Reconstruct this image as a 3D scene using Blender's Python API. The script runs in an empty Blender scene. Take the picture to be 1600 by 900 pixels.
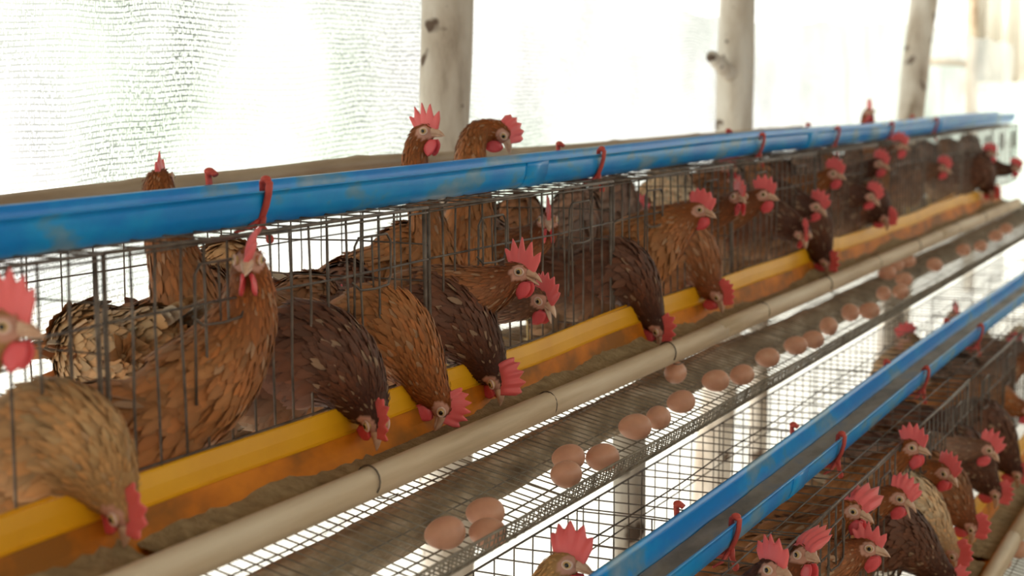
import bpy, bmesh, math, random
import numpy as np
from mathutils import Vector, Matrix, Euler
random.seed(7); rng = np.random.default_rng(7)
SC = bpy.context.scene; COL = SC.collection

# ---------------------------------------------------------------- camera, world, sun, exposure
H = 1.75                       # eye height
F = 2600.0                     # focal length in pixels of a 1600 px wide frame
TH = math.atan(315/F)          # pitch down
PHI = math.atan(1210*math.cos(TH)/F)   # yaw left of the row direction (+Y)
FW = np.array([-math.sin(PHI)*math.cos(TH), math.cos(PHI)*math.cos(TH), -math.sin(TH)])
RT = np.array([math.cos(PHI), math.sin(PHI), 0.0]); UP = np.cross(RT, FW)
cd = bpy.data.cameras.new('camera'); cam = bpy.data.objects.new('camera', cd); COL.objects.link(cam)
cam.matrix_world = Matrix(((RT[0], UP[0], -FW[0], 0), (RT[1], UP[1], -FW[1], 0), (RT[2], UP[2], -FW[2], H), (0, 0, 0, 1)))
cd.sensor_width = 36; cd.lens = 36*F/1600; cd.clip_start = 0.05; cd.clip_end = 200
cd.dof.use_dof = True; cd.dof.focus_distance = 2.75; cd.dof.aperture_fstop = 4.0
SC.camera = cam
SC.view_settings.view_transform = 'Standard'; SC.view_settings.look = 'None'
SC.view_settings.gamma = 1; SC.view_settings.use_curve_mapping = False
SC.view_settings.exposure = 0.75

W = bpy.data.worlds.new('sky'); SC.world = W; W.use_nodes = True
nt = W.node_tree; nt.nodes.clear()
wo = nt.nodes.new('ShaderNodeOutputWorld'); wb = nt.nodes.new('ShaderNodeBackground')
tc = nt.nodes.new('ShaderNodeTexCoord'); nz = nt.nodes.new('ShaderNodeTexNoise'); rp = nt.nodes.new('ShaderNodeValToRGB')
nz.inputs['Scale'].default_value = 7; nz.inputs['Detail'].default_value = 3
rp.color_ramp.elements[0].position = .35; rp.color_ramp.elements[0].color = (.80, .93, .74, 1)
rp.color_ramp.elements[1].position = .62; rp.color_ramp.elements[1].color = (1, .98, .95, 1)
nt.links.new(tc.outputs['Generated'], nz.inputs['Vector']); nt.links.new(nz.outputs['Fac'], rp.inputs['Fac'])
nt.links.new(rp.outputs['Color'], wb.inputs['Color']); wb.inputs['Strength'].default_value = 1.1
nt.links.new(wb.outputs[0], wo.inputs['Surface'])

sd = bpy.data.lights.new('sun', 'SUN'); sun = bpy.data.objects.new('sun', sd); COL.objects.link(sun)
sd.energy = 4.0; sd.angle = math.radians(3); sd.color = (1, .95, .88)
sun.rotation_euler = Vector((-.62, -.25, .80)).to_track_quat('Z', 'Y').to_euler()

def ray(px, py): return FW + RT*(px-800)/F - UP*(py-450)/F
def atX(px, py, X):
    d = ray(px, py); t = X/d[0]; return np.array([0, 0, H]) + d*t
def yAt(px, X, py=450): return float(atX(px, py, X)[1])

# ---------------------------------------------------------------- helpers
def tag(o, label=None, cat=None, group=None, kind=None):
    if label: o['label'] = label
    if cat: o['category'] = cat
    if group: o['group'] = group
    if kind: o['kind'] = kind
    return o
def empty(name, loc=(0, 0, 0), label=None, cat=None, group=None):
    o = bpy.data.objects.new(name, None); COL.objects.link(o); o.location = loc; o.empty_display_size = .05
    return tag(o, label, cat, group)
class MB:
    def __init__(s): s.v = []; s.f = []; s.n = 0; s.c = []; s.mi = []
    def add(s, v, f, mi=0, c=None):
        v = np.asarray(v, float).reshape(-1, 3)
        s.v.append(v); s.f += [tuple(int(i)+s.n for i in q) for q in f]; s.mi += [mi]*len(f)
        s.n += len(v)
        if c is not None: s.c.append(np.broadcast_to(np.asarray(c, float), (len(v), 3)))
        return s
    def tube(s, pts, r, seg=6, mi=0, cap=True, closed=False):
        P = np.asarray(pts, float); n = len(P)
        R = np.broadcast_to(np.asarray(r, float), (n,)) if np.ndim(r) < 1 else np.asarray(r, float)
        if closed: T = np.roll(P, -1, 0)-np.roll(P, 1, 0)
        else: T = np.gradient(P, axis=0)
        T = T/(np.linalg.norm(T, axis=1, keepdims=True)+1e-12)
        a = np.array([0, 0, 1.]) if abs(T[0][2]) < .9 else np.array([1., 0, 0])
        u = np.cross(T[0], a); u /= np.linalg.norm(u); rings = []
        ang = np.arange(seg)*2*math.pi/seg + math.pi/seg
        for i in range(n):
            u = u-T[i]*np.dot(u, T[i]); u /= np.linalg.norm(u)+1e-12; w = np.cross(T[i], u)
            rings.append(P[i]+R[i]*(np.cos(ang)[:, None]*u+np.sin(ang)[:, None]*w))
        f = []
        for i in range(n if closed else n-1):
            j = (i+1) % n
            for k in range(seg):
                k2 = (k+1) % seg; f.append((i*seg+k, i*seg+k2, j*seg+k2, j*seg+k))
        if cap and not closed: f.append(tuple(range(seg))[::-1]); f.append(tuple((n-1)*seg+k for k in range(seg)))
        return s.add(np.concatenate(rings), f, mi)
    def ball(s, c, r, M=None, nu=14, nv=9, mi=0):
        r = np.broadcast_to(np.asarray(r, float), (3,)); v = []; f = []
        for i in range(nv+1):
            th = math.pi*i/nv
            for j in range(nu):
                p = 2*math.pi*j/nu; v.append((math.sin(th)*math.cos(p), math.sin(th)*math.sin(p), math.cos(th)))
        v = np.array(v)*r
        if M is not None: v = v@np.asarray(M).T
        for i in range(nv):
            for j in range(nu):
                j2 = (j+1) % nu
                if i == 0: f.append((j, nu+j, nu+j2))
                elif i == nv-1: f.append((i*nu+j, (i+1)*nu+j, i*nu+j2))
                else: f.append((i*nu+j, (i+1)*nu+j, (i+1)*nu+j2, i*nu+j2))
        return s.add(v+np.asarray(c), f, mi)
    def box(s, a, b, mi=0):
        (x0, y0, z0), (x1, y1, z1) = a, b
        return s.add([(x0,y0,z0),(x1,y0,z0),(x1,y1,z0),(x0,y1,z0),(x0,y0,z1),(x1,y0,z1),(x1,y1,z1),(x0,y1,z1)],
                     [(3,2,1,0),(4,5,6,7),(0,1,5,4),(1,2,6,5),(2,3,7,6),(3,0,4,7)], mi)
    def extr(s, prof, y0, y1, t=None, ny=2, mi=0, wob=None):
        """open x-z profile pulled along y, given thickness t"""
        P = np.asarray(prof, float); n = len(P)
        T = np.gradient(P, axis=0); T /= np.linalg.norm(T, axis=1, keepdims=True); N = np.stack([-T[:, 1], T[:, 0]], 1)
        loop = np.concatenate([P+N*t/2, (P-N*t/2)[::-1]]); m = len(loop)
        v = []; f = []
        for i in range(ny):
            y = y0+(y1-y0)*i/(ny-1); o = wob(y) if wob else (0, 0)
            v += [(p[0]+o[0], y, p[1]+o[1]) for p in loop]
        for i in range(ny-1):
            for k in range(m):
                k2 = (k+1) % m; f.append((i*m+k, i*m+k2, (i+1)*m+k2, (i+1)*m+k))
        for k in range(n-1):
            f.append((k+1, k, m-1-k, m-2-k)); b = (ny-1)*m; f.append((b+k, b+k+1, b+m-2-k, b+m-1-k))
        return s.add(v, f, mi)
    def mesh(s, name, mats, smooth=True, colors=None):
        me = bpy.data.meshes.new(name); V = np.concatenate(s.v)
        me.from_pydata(V.tolist(), [], s.f)
        for m in (mats if isinstance(mats, (list, tuple)) else [mats]): me.materials.append(m)
        if any(s.mi): me.polygons.foreach_set('material_index', s.mi)
        me.polygons.foreach_set('use_smooth', [smooth]*len(me.polygons))
        C = colors if colors is not None else (np.concatenate(s.c) if s.c else None)
        if C is not None:
            at = me.color_attributes.new('Col', 'FLOAT_COLOR', 'POINT')
            at.data.foreach_set('color', np.concatenate([C, np.ones((len(C), 1))], 1).astype(np.float32).ravel())
        me.update(); return me
    def build(s, name, mats, parent=None, smooth=True, colors=None, loc=None):
        me = s.mesh(name, mats, smooth, colors); o = bpy.data.objects.new(name, me); COL.objects.link(o)
        if parent is not None: o.parent = parent
        if loc is not None: o.location = loc
        return o
def copy_tree(o, parent=None):
    c = o.copy(); COL.objects.link(c)
    if parent is not None: c.parent = parent
    for ch in list(o.children): copy_tree(ch, c)
    return c

# ---------------------------------------------------------------- materials
def new_mat(name, base=(.5, .5, .5), rough=.6, metal=0., sss=0., spec=.5):
    m = bpy.data.materials.new(name); m.use_nodes = True; b = m.node_tree.nodes['Principled BSDF']
    b.inputs['Base Color'].default_value = (*base, 1); b.inputs['Roughness'].default_value = rough
    b.inputs['Metallic'].default_value = metal; b.inputs['Specular IOR Level'].default_value = spec
    if sss: b.inputs['Subsurface Weight'].default_value = sss; b.inputs['Subsurface Radius'].default_value = (.01, .003, .002); b.inputs['Subsurface Scale'].default_value = 1
    return m
def noise_col(m, stops, scale=10, detail=4, stretch=(1, 1, 1), bump=0, bscale=None, bdist=.002, rough_n=.55):
    nt = m.node_tree; N = nt.nodes; b = N['Principled BSDF']
    tc = N.new('ShaderNodeTexCoord'); mp = N.new('ShaderNodeMapping'); mp.inputs['Scale'].default_value = stretch
    n = N.new('ShaderNodeTexNoise'); n.inputs['Scale'].default_value = scale; n.inputs['Detail'].default_value = detail; n.inputs['Roughness'].default_value = rough_n
    r = N.new('ShaderNodeValToRGB')
    nt.links.new(tc.outputs['Object'], mp.inputs['Vector']); nt.links.new(mp.outputs[0], n.inputs['Vector']); nt.links.new(n.outputs['Fac'], r.inputs['Fac'])
    e = r.color_ramp.elements
    while len(e) < len(stops): e.new(.5)
    for k, (p, c) in enumerate(stops): e[k].position = p; e[k].color = (*c, 1)
    nt.links.new(r.outputs['Color'], b.inputs['Base Color'])
    if bump:
        n2 = N.new('ShaderNodeTexNoise'); n2.inputs['Scale'].default_value = bscale or scale*3; n2.inputs['Detail'].default_value = 5
        nt.links.new(mp.outputs[0], n2.inputs['Vector'])
        bp = N.new('ShaderNodeBump'); bp.inputs['Strength'].default_value = bump; bp.inputs['Distance'].default_value = bdist
        nt.links.new(n2.outputs['Fac'], bp.inputs['Height']); nt.links.new(bp.outputs[0], b.inputs['Normal'])
    return m
M = {}
M['wire'] = noise_col(new_mat('galvanised_wire', rough=.5, metal=.35), [(.3, (.065, .045, .034)), (.6, (.16, .120, .095)), (.8, (.28, .23, .19))], 30)
M['tray_wire'] = noise_col(new_mat('dusty_wire', rough=.7, metal=.1), [(.3, (.16, .125, .09)), (.6, (.30, .25, .19)), (.8, (.42, .37, .30))], 25)
M['blue'] = noise_col(new_mat('blue_plastic', rough=.33), [(.44, (.0, .27, .76)), (.55, (.005, .35, .80)), (.60, (.10, .33, .55)), (.68, (.26, .40, .52))], 9, 4, (1, .55, 1))
M['gutter_dirt'] = noise_col(new_mat('gutter_silt', rough=.5), [(.35, (.10, .075, .055)), (.55, (.26, .21, .165)), (.75, (.05, .13, .25))], 14, 5, (1, .35, 1))
M['yellow'] = noise_col(new_mat('yellow_plastic', rough=.45, spec=.3), [(.3, (.74, .33, .006)), (.7, (.88, .43, .01))], 6)
M['orange'] = noise_col(new_mat('feed_stained_plastic', rough=.6, spec=.2), [(.38, (.30, .105, .010)), (.5, (.56, .16, .006)), (.62, (.72, .22, .008))], 10, 4, (1, .6, 1))
M['feed'] = noise_col(new_mat('feed_mash', rough=.95), [(.3, (.22, .14, .06)), (.55, (.34, .23, .11)), (.75, (.46, .33, .17))], 45, 6, bump=.8, bscale=180, bdist=.004)
M['rail'] = noise_col(new_mat('weathered_pvc', rough=.6), [(.3, (.40, .27, .155)), (.5, (.62, .46, .30)), (.7, (.74, .60, .44))], 22, 6, (1, .07, 1), bump=.15)
M['log'] = noise_col(new_mat('dirty_log', rough=.9), [(.3, (.17, .115, .065)), (.5, (.38, .28, .175)), (.66, (.64, .52, .38))], 22, 7, (1, .35, 1), bump=.9, bscale=90, bdist=.006)
M['bamboo'] = noise_col(new_mat('bamboo', rough=.55), [(.3, (.30, .20, .12)), (.6, (.48, .36, .24)), (.8, (.60, .50, .38))], 12, 4, (1, .2, 1))
M['red'] = noise_col(new_mat('red_rubber', rough=.55), [(.3, (.38, .035, .03)), (.7, (.66, .09, .06))], 20)
M['egg'] = noise_col(new_mat('eggshell', rough=.45, sss=.15), [(.3, (.56, .265, .165)), (.6, (.66, .33, .21)), (.8, (.74, .42, .29))], 22, 5, bump=.08, bscale=300, bdist=.0005)
M['ground'] = noise_col(new_mat('pale_ground', rough=.9), [(.3, (.62, .60, .55)), (.6, (.78, .76, .72))], 3, 6, bump=.3)
M['roof'] = noise_col(new_mat('roof_sheet', rough=.7), [(.3, (.30, .26, .22)), (.7, (.40, .36, .32))], 2)
M['warm_wall'] = noise_col(new_mat('warm_bounce_wall', rough=.8), [(.3, (.52, .38, .25)), (.7, (.68, .54, .38))], 3)  # warm tone chosen for the light bounced off the added walls
M['tin'] = noise_col(new_mat('corrugated_tin', rough=.6), [(.3, (.62, .56, .46)), (.7, (.82, .77, .68))], 2, 3)
M['skin'] = new_mat('comb_skin', (.84, .15, .155), .42, sss=.25)
M['wattle'] = new_mat('wattle_skin', (.78, .10, .115), .42, sss=.25)
M['beak'] = noise_col(new_mat('beak_horn', rough=.4), [(.3, (.52, .28, .18)), (.7, (.74, .50, .36))], 60)
M['lobe'] = new_mat('earlobe_skin', (.78, .50, .42), .5, sss=.1)
M['lid'] = new_mat('eyelid_skin', (.72, .50, .42), .55)
M['iris'] = new_mat('iris', (.62, .40, .17), .2)
M['pupil'] = new_mat('pupil', (.01, .008, .008), .08)
M['shank'] = new_mat('shank_scales', (.62, .42, .16), .6)

def bark_mat():
    m = noise_col(new_mat('pale_bark', rough=.85), [(.30, (.30, .23, .17)), (.42, (.56, .48, .40)), (.6, (.74, .68, .61)), (.8, (.82, .78, .73))], 9, 6, (1, 1, .35), bump=.5, bscale=26, bdist=.01)
    nt = m.node_tree; N = nt.nodes; b = N['Principled BSDF']; src = b.inputs['Base Color'].links[0].from_socket
    v = N.new('ShaderNodeTexVoronoi'); v.inputs['Scale'].default_value = 11; tc = N.new('ShaderNodeTexCoord'); n = N.new('ShaderNodeTexNoise'); n.inputs['Scale'].default_value = 12
    mx = N.new('ShaderNodeMix'); mx.data_type = 'VECTOR'; mx.inputs['Factor'].default_value = .12
    nt.links.new(tc.outputs['Object'], n.inputs['Vector']); nt.links.new(tc.outputs['Object'], mx.inputs['A']); nt.links.new(n.outputs['Color'], mx.inputs['B']); nt.links.new(mx.outputs['Result'], v.inputs['Vector'])
    r = N.new('ShaderNodeValToRGB'); r.color_ramp.elements[0].position = .17; r.color_ramp.elements[0].color = (1, 1, 1, 1); r.color_ramp.elements[1].position = .27; r.color_ramp.elements[1].color = (0, 0, 0, 1)
    nt.links.new(v.outputs['Distance'], r.inputs['Fac'])
    c = N.new('ShaderNodeMix'); c.data_type = 'RGBA'; nt.links.new(r.outputs['Color'], c.inputs['Factor']); nt.links.new(src, c.inputs['A']); c.inputs['B'].default_value = (.13, .085, .06, 1)
    nt.links.new(c.outputs['Result'], b.inputs['Base Color']); return m
M['bark'] = bark_mat()

def plume_mat():
    m = bpy.data.materials.new('feathers'); m.use_nodes = True; nt = m.node_tree; N = nt.nodes; b = N['Principled BSDF']
    a = N.new('ShaderNodeVertexColor'); a.layer_name = 'Col'; nt.links.new(a.outputs['Color'], b.inputs['Base Color'])
    b.inputs['Roughness'].default_value = .6; b.inputs['Specular IOR Level'].default_value = .22
    return m
M['plume'] = plume_mat()

def net_mat():
    """woven shade net: white tape translucent to the daylight, open gaps, darker broken threads"""
    m = bpy.data.materials.new('shade_net'); m.use_nodes = True; nt = m.node_tree; N = nt.nodes; L = nt.links; N.clear()
    out = N.new('ShaderNodeOutputMaterial'); tc = N.new('ShaderNodeTexCoord'); sep = N.new('ShaderNodeSeparateXYZ'); L.new(tc.outputs['Object'], sep.inputs[0])
    def math_(op, a, b=None):
        n = N.new('ShaderNodeMath'); n.operation = op
        for k, x in ((0, a), (1, b)):
            if x is None: continue
            if isinstance(x, (int, float)): n.inputs[k].default_value = x
            else: L.new(x, n.inputs[k])
        return n.outputs[0]
    wn = N.new('ShaderNodeTexNoise'); wn.inputs['Scale'].default_value = 1.6; L.new(tc.outputs['Object'], wn.inputs['Vector'])
    z = math_('ADD', sep.outputs['Z'], math_('MULTIPLY', wn.outputs['Fac'], .10))
    row = math_('LESS_THAN', math_('FRACT', math_('MULTIPLY', z, 88.)), .26)
    # short ticks: noise stretched up the cloth
    def ticks(sy, sz, th):
        mp = N.new('ShaderNodeMapping'); mp.inputs['Scale'].default_value = (1, sy, sz); L.new(tc.outputs['Object'], mp.inputs['Vector'])
        n = N.new('ShaderNodeTexNoise'); n.inputs['Scale'].default_value = 1; n.inputs['Detail'].default_value = 2; L.new(mp.outputs[0], n.inputs['Vector'])
        return math_('GREATER_THAN', n.outputs['Fac'], th)
    t1 = ticks(300, 110, .56); t2 = ticks(120, 170, .44)
    big = N.new('ShaderNodeTexNoise'); big.inputs['Scale'].default_value = 2.3; big.inputs['Detail'].default_value = 3; L.new(tc.outputs['Object'], big.inputs['Vector'])
    dens = math_('MINIMUM', math_('MAXIMUM', math_('MULTIPLY', math_('SUBTRACT', big.outputs['Fac'], .32), 3.2), .32), 1.)
    mark = math_('MULTIPLY', math_('MINIMUM', math_('ADD', math_('MULTIPLY', row, t2), math_('MULTIPLY', t1, .9)), 1.), dens)
    tr = N.new('ShaderNodeBsdfTranslucent'); tr.inputs['Color'].default_value = (.66, .67, .64, 1)
    df = N.new('ShaderNodeBsdfDiffuse'); df.inputs['Color'].default_value = (.86, .87, .85, 1)
    dk = N.new('ShaderNodeBsdfDiffuse'); dk.inputs['Color'].default_value = (.10, .12, .12, 1)
    tp = N.new('ShaderNodeBsdfTransparent')
    a = N.new('ShaderNodeMixShader'); a.inputs[0].default_value = .3; L.new(tr.outputs[0], a.inputs[1]); L.new(df.outputs[0], a.inputs[2])
    b = N.new('ShaderNodeMixShader'); b.inputs[0].default_value = .58; L.new(a.outputs[0], b.inputs[1]); L.new(tp.outputs[0], b.inputs[2])
    c = N.new('ShaderNodeMixShader'); L.new(math_('MULTIPLY', mark, .88), c.inputs[0]); L.new(b.outputs[0], c.inputs[1]); L.new(dk.outputs[0], c.inputs[2])
    L.new(c.outputs[0], out.inputs['Surface']); return m
M['net'] = net_mat()

# ---------------------------------------------------------------- the setting
m = MB(); m.box((-9, -3, -.12), (6, 26, 0)); tag(m.build('floor', M['ground'], smooth=False), kind='structure')
m = MB()                                                     # corrugated roof out of view, added to shade from above; eaves cut the sun
prof = [(x, 3.02+.09*math.sin((x+3.4)*40)*.12-.10*abs(x)*.0) for x in np.arange(-3.35, 2.6, .02)]
m.extr(prof, -2.5, 11.8, .006); tag(m.build('shade_roof', M['roof']), kind='structure')
NX = -2.02
# shade net wall: top edge droops between the posts
edge = [(-400, -260), (600, -60), (900, -22), (1000, 0), (1050, 14), (1130, 27), (1200, 34), (1300, 35), (1420, 38), (1480, 48), (1530, 58), (1580, 70)]
EY = [atX(px, py, NX) for px, py in edge]; ey = np.array([p[1] for p in EY]); ez = np.array([p[2] for p in EY])
m = MB(); ny, nzz = 90, 26; ys = np.linspace(.9, ey[-1], ny); v = []; f = []
for i, y in enumerate(ys):
    zt = float(np.interp(y, ey, ez))+.01*math.sin(y*9)
    for k in range(nzz):
        z = zt*k/(nzz-1); v.append((NX+.02*math.sin(y*2.3+z)+.012*math.sin(z*7+y*5), y, z))
for i in range(ny-1):
    for k in range(nzz-1): a = i*nzz+k; f.append((a, a+nzz, a+nzz+1, a+1))
m.add(v, f); tag(m.build('wall_left', M['net']), kind='structure')

m = MB(); m.box((3.0, -3, 0), (3.1, 16, 1.9)); m.box((-3.2, -3.05, 0), (3.1, -2.95, 2.2)); tag(m.build('light_block_wall', M['warm_wall'], smooth=False), kind='structure')  # unseen walls added to cut front light and bounce it back warm
# far end: corrugated tin panel, beam and white wall
m = MB(); yf = 14.6
prof = [(x, .035*math.sin(x*42)) for x in np.arange(0, 2.6, .012)]
vv = []; ff = []
P = np.array(prof); n = len(P); x0 = float((ray(1524, 60)*yf/ray(1524, 60)[1])[0])
ztop = H+1.2; zbot = float((np.array([0, 0, H])+ray(1570, 128)*yf/ray(1570, 128)[1])[2])
for (a, b) in P: vv += [(x0+a, yf+b, zbot), (x0+a+.35*0, yf+b, ztop), (x0+a, yf+b+.004, zbot), (x0+a, yf+b+.004, ztop)]
for i in range(n-1): q = 4*i; ff += [(q, q+4, q+5, q+1), (q+2, q+3, q+7, q+6), (q+1, q+5, q+7, q+3), (q, q+2, q+6, q+4)]
m.add(vv, ff)
tag(m.build('corrugated_panel', M['tin']), 'pale rust-spotted corrugated tin sheet at the far end of the shed', 'tin sheet')
m = MB(); m.box((x0-.1, yf-.06, zbot-.10), (x0+2.8, yf+.08, zbot+.0)); tag(m.build('trim_1', M['tin'], smooth=False), kind='structure')
m = MB(); pA = np.array([0, 0, H])+ray(1450, 96)*yf/ray(1450, 96)[1]; pB = np.array([0, 0, H])+ray(1532, 103)*yf/ray(1532, 103)[1]
m.tube([pA, (pA+pB)/2+[0, 0, .01], pB], .035, 8); m.tube([(x0+.02, yf-.05, 0), (x0+.0, yf-.05, 1.5), (x0-.04, yf-.05, 2.95)], .05, 10)
tag(m.build('end_frame', M['bamboo']), 'thin bamboo upright with crossbar beside the tin sheet at the far end', 'frame')
m = MB(); m.box((-2.0, yf+.3, 0), (3.5, yf+.4, zbot+.02)); tag(m.build('wall_far', M['ground'], smooth=False), kind='structure')

# tree-trunk posts
def trunk(px, px_top, X, w0, w1, label, stub=None, seed=0):
    r = np.random.default_rng(seed); y = yAt(px, X); d = 1/1.0
    P0 = atX(px, 200, X); P1 = atX(px_top, 0, X)
    lean = (P1-P0)/(P1[2]-P0[2]); lean[0] = 0
    m = MB(); v = []; f = []; zs = np.linspace(0, 2.99, 46); seg = 26
    ph = r.uniform(0, 6, 8)
    for z in zs:
        c = P0+lean*(z-P0[2]); c = np.array([X+.012*math.sin(z*2.1+ph[0]), c[1]+.014*math.sin(z*2.6+ph[1]), z])
        R = w0+(w1-w0)*z/3
        for k in range(seg):
            a = 2*math.pi*k/seg
            rr = R*(1+.05*math.sin(3*a+ph[2]+z)+.04*math.sin(2*a+z*4+ph[3])+.03*math.sin(5*a+z*9+ph[4])+.02*math.sin(z*17+ph[5]))
            v.append((c[0]+rr*math.cos(a), c[1]+rr*math.sin(a), z))
    for i in range(len(zs)-1):
        for k in range(seg): k2 = (k+1) % seg; f.append((i*seg+k, i*seg+k2, (i+1)*seg+k2, (i+1)*seg+k))
    f.append(tuple(range(seg))[::-1]); f.append(tuple((len(zs)-1)*seg+k for k in range(seg))); m.add(v, f)
    if stub: m.tube([P0+lean*(stub[2]-P0[2]), np.array(P0+lean*(stub[2]-P0[2]))*[1, 0, 0]+[0, stub[0], 0]+[0, 0, stub[3]]], [.035, .022], 10)
    o = m.build('tree_trunk_post', M['bark']); tag(o, label, 'post', 'unpeeled trunk posts along the net wall'); return o
pX = -1.87
trunk(700, 703, pX, .067, .063, 'thick pale trunk post with dark knots behind the two hens above the gutter', seed=3)
s = atX(1112, 88, pX); trunk(1143, 1152, pX, .072, .066, 'blotchy middle trunk post with a short sawn branch stub', stub=(s[1], 0, s[2]-.08, s[2]), seed=5)
trunk(1425, 1444, pX, .082, .070, 'furthest slanting trunk post near the tin sheet', seed=8)

# bamboo rail behind the upper cages
pts = [(-60, 330), (0, 322), (120, 306), (255, 291), (400, 277), (545, 257), (620, 252), (720, 247), (900, 234), (1050, 220), (1250, 203)]
BP = [atX(a, b, -1.76) for a, b in pts]
yb = np.array([p[1] for p in BP]); zb = np.array([p[2] for p in BP]); yy = np.linspace(yb[0], yb[-1], 90); P = np.stack([np.full(90, -1.755), yy, np.interp(yy, yb, zb)], 1)
zz = P[:, 2].copy()
for _ in range(6): zz[1:-1] = (zz[:-2]+zz[1:-1]*2+zz[2:])/4
P[:, 2] = zz; R = np.full(90, .0175)
R[8::14] = .0205
m = MB(); m.tube(P, R, 12); tag(m.build('bamboo_rail', M['bamboo']), 'long bamboo pole running behind the upper cages in front of the net', 'bamboo pole')

# ---------------------------------------------------------------- cages: local frame x = 0 front, z = 0 top of the front
L_ = .82; DEP = .40
TIER = {1: (-1.25, H-.194), 2: (-.70, H-.743)}
TRAY = [(0, -.398), (.12, -.424), (.235, -.450), (.262, -.455), (.280, -.447), (.288, -.434), (.292, -.414)]
def wires_tube(m, a, b, r=.0013, jit=.0006, seg=5):
    a = np.array(a, float); b = np.array(b, float); n = 4; q = [a+(b-a)*i/(n-1) for i in range(n)]
    q = [p+rng.normal(0, jit, 3) if 0 < i < n-1 else p for i, p in enumerate(q)]; m.tube(q, r, seg)
cage_proto = {}
def make_cage(var):
    root = empty('wire_cage')
    m = MB()                                                   # front
    k = 0
    for y in np.arange(.004, L_, .0505):
        j = rng.normal(0, .002); wires_tube(m, (0, y+j, .0), (.004, y+j+rng.normal(0, .003), -.292), .0019 if 0 < k < 16 else .0034, .0012); k += 1
    for z, r in ((0, .0030), (-.007, .0018), (-.083, .0019), (-.270, .0020), (-.290, .0024)): wires_tube(m, (.003, 0, z), (.003, L_-.004, z+rng.normal(0, .001)), r, .002)
    m.build('front_panel', M['wire'], root)
    for dy in (.17, .57):                                      # doors: bent rod frames
        d = MB(); y0, y1 = dy, dy+.11; c = .012
        pts = [(.008, y0, -.21), (.010, y0, -.03-c), (.010, y0+c, -.03), (.010, y1-c, -.03), (.010, y1, -.03-c), (.010, y1, -.105+c), (.012, y1-c, -.108), (.014, (y0+y1)/2, -.110), (.012, y0+c, -.108), (.010, y0-.006, -.095)]
        d.tube(pts, .0021, 6); d.tube([(.008, (y0+y1)/2, -.03), (.01, (y0+y1)/2, -.108)], .0015, 5); d.build('door', M['wire'], root)
    m = MB()                                                   # top
    for i, y in enumerate(np.arange(.012, L_, .068)):
        wires_tube(m, (0, y, 0), (-DEP, y+rng.normal(0, .004), 0), .0014, .002)
    for x in (-.045, -.19, -.30, -.40): wires_tube(m, (x, 0, .001), (x, L_-.004, .001), .0019 if x == -.40 else .0015, .002)
    m.build('top_panel', M['wire'], root)
    m = MB()                                                   # partition
    for z in (-.002, -.06, -.12, -.18, -.24, -.30, -.36): wires_tube(m, (0, .001, z), (-DEP, .001, z), .0014, .001)
    for x in np.arange(-.05, -.41, -.07): wires_tube(m, (x, .001, 0), (x, .001, -.39), .0014, .001)
    m.build('side_panel', M['wire'], root)
    m = MB()                                                   # back
    for y in np.arange(.03, L_, .075): wires_tube(m, (-DEP, y, 0), (-DEP, y, -.36), .0013, .001)
    for z in (-.09, -.18, -.27, -.36): wires_tube(m, (-DEP, 0, z), (-DEP, L_-.004, z), .0014, .001)
    m.build('back_panel', M['wire'], root)
    m = MB()                                                   # sloping floor
    for y in np.arange(.006, L_, .0262): wires_tube(m, (0, y, TRAY[0][1]), (-DEP, y, -.35), .0011, .0005, 4)
    for x in (-.08, -.16, -.24, -.32, -.40): wires_tube(m, (x, 0, TRAY[0][1]-x*.12-.001), (x, L_-.004, TRAY[0][1]-x*.12-.001), .0016, .001)
    m.build('floor_panel', M['tray_wire'], root)
    m = MB()                                                   # egg tray, the floor mesh rolled up at its lip
    k = 0
    for y in np.arange(.006, L_, .0262):
        j = rng.normal(0, .0012); m.tube([(x+rng.normal(0, .0004), y+j+x*rng.normal(0, .01), z) for x, z in TRAY], .00135, 5)
        if True: m.tube([(x, y+.0131+rng.normal(0, .001), z) for x, z in TRAY[2:]], .0011, 4)
        k += 1
    for x, z, r in ((.005, -.400, .0022), (.075, -.4155, .0014), (.15, -.432, .0014), (.215, -.4465, .0015), (.264, -.456, .0014), (.283, -.445, .0012), (.289, -.434, .0012), (.2915, -.424, .0011), (.2925, -.413, .0022)):
        wires_tube(m, (x, 0, z), (x, L_-.003, z), r, .0012)
    m.build('egg_tray', M['tray_wire'], root)
    return root
Y0_1 = yAt(956, -1.25, 400)                                    # a partition seen in the photo
Y0_2 = yAt(1512, -.70, 620)
ordinal = ['nearest', 'second', 'third', 'fourth', 'fifth', 'sixth', 'seventh', 'eighth', 'ninth', 'tenth', 'eleventh', 'furthest']
protos = None
for t in (1, 2):
    xf, zt = TIER[t]; y00 = Y0_1 if t == 1 else Y0_2
    start = y00-math.floor((y00-(.7 if t == 1 else .95))/L_)*L_
    N_ = 10 if t == 1 else 8
    for k in range(N_):
        if protos is None: protos = [make_cage(0)]; o = protos[0]
        else: o = copy_tree(protos[0])
        o.location = (xf, start+k*L_, zt)
        nm = ordinal[k] if k < N_-1 else 'furthest'
        tag(o, f'galvanised wire hen cage with egg tray, {nm} along the {"upper" if t == 1 else "lower"} tier', 'cage', 'wire hen cages')

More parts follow.
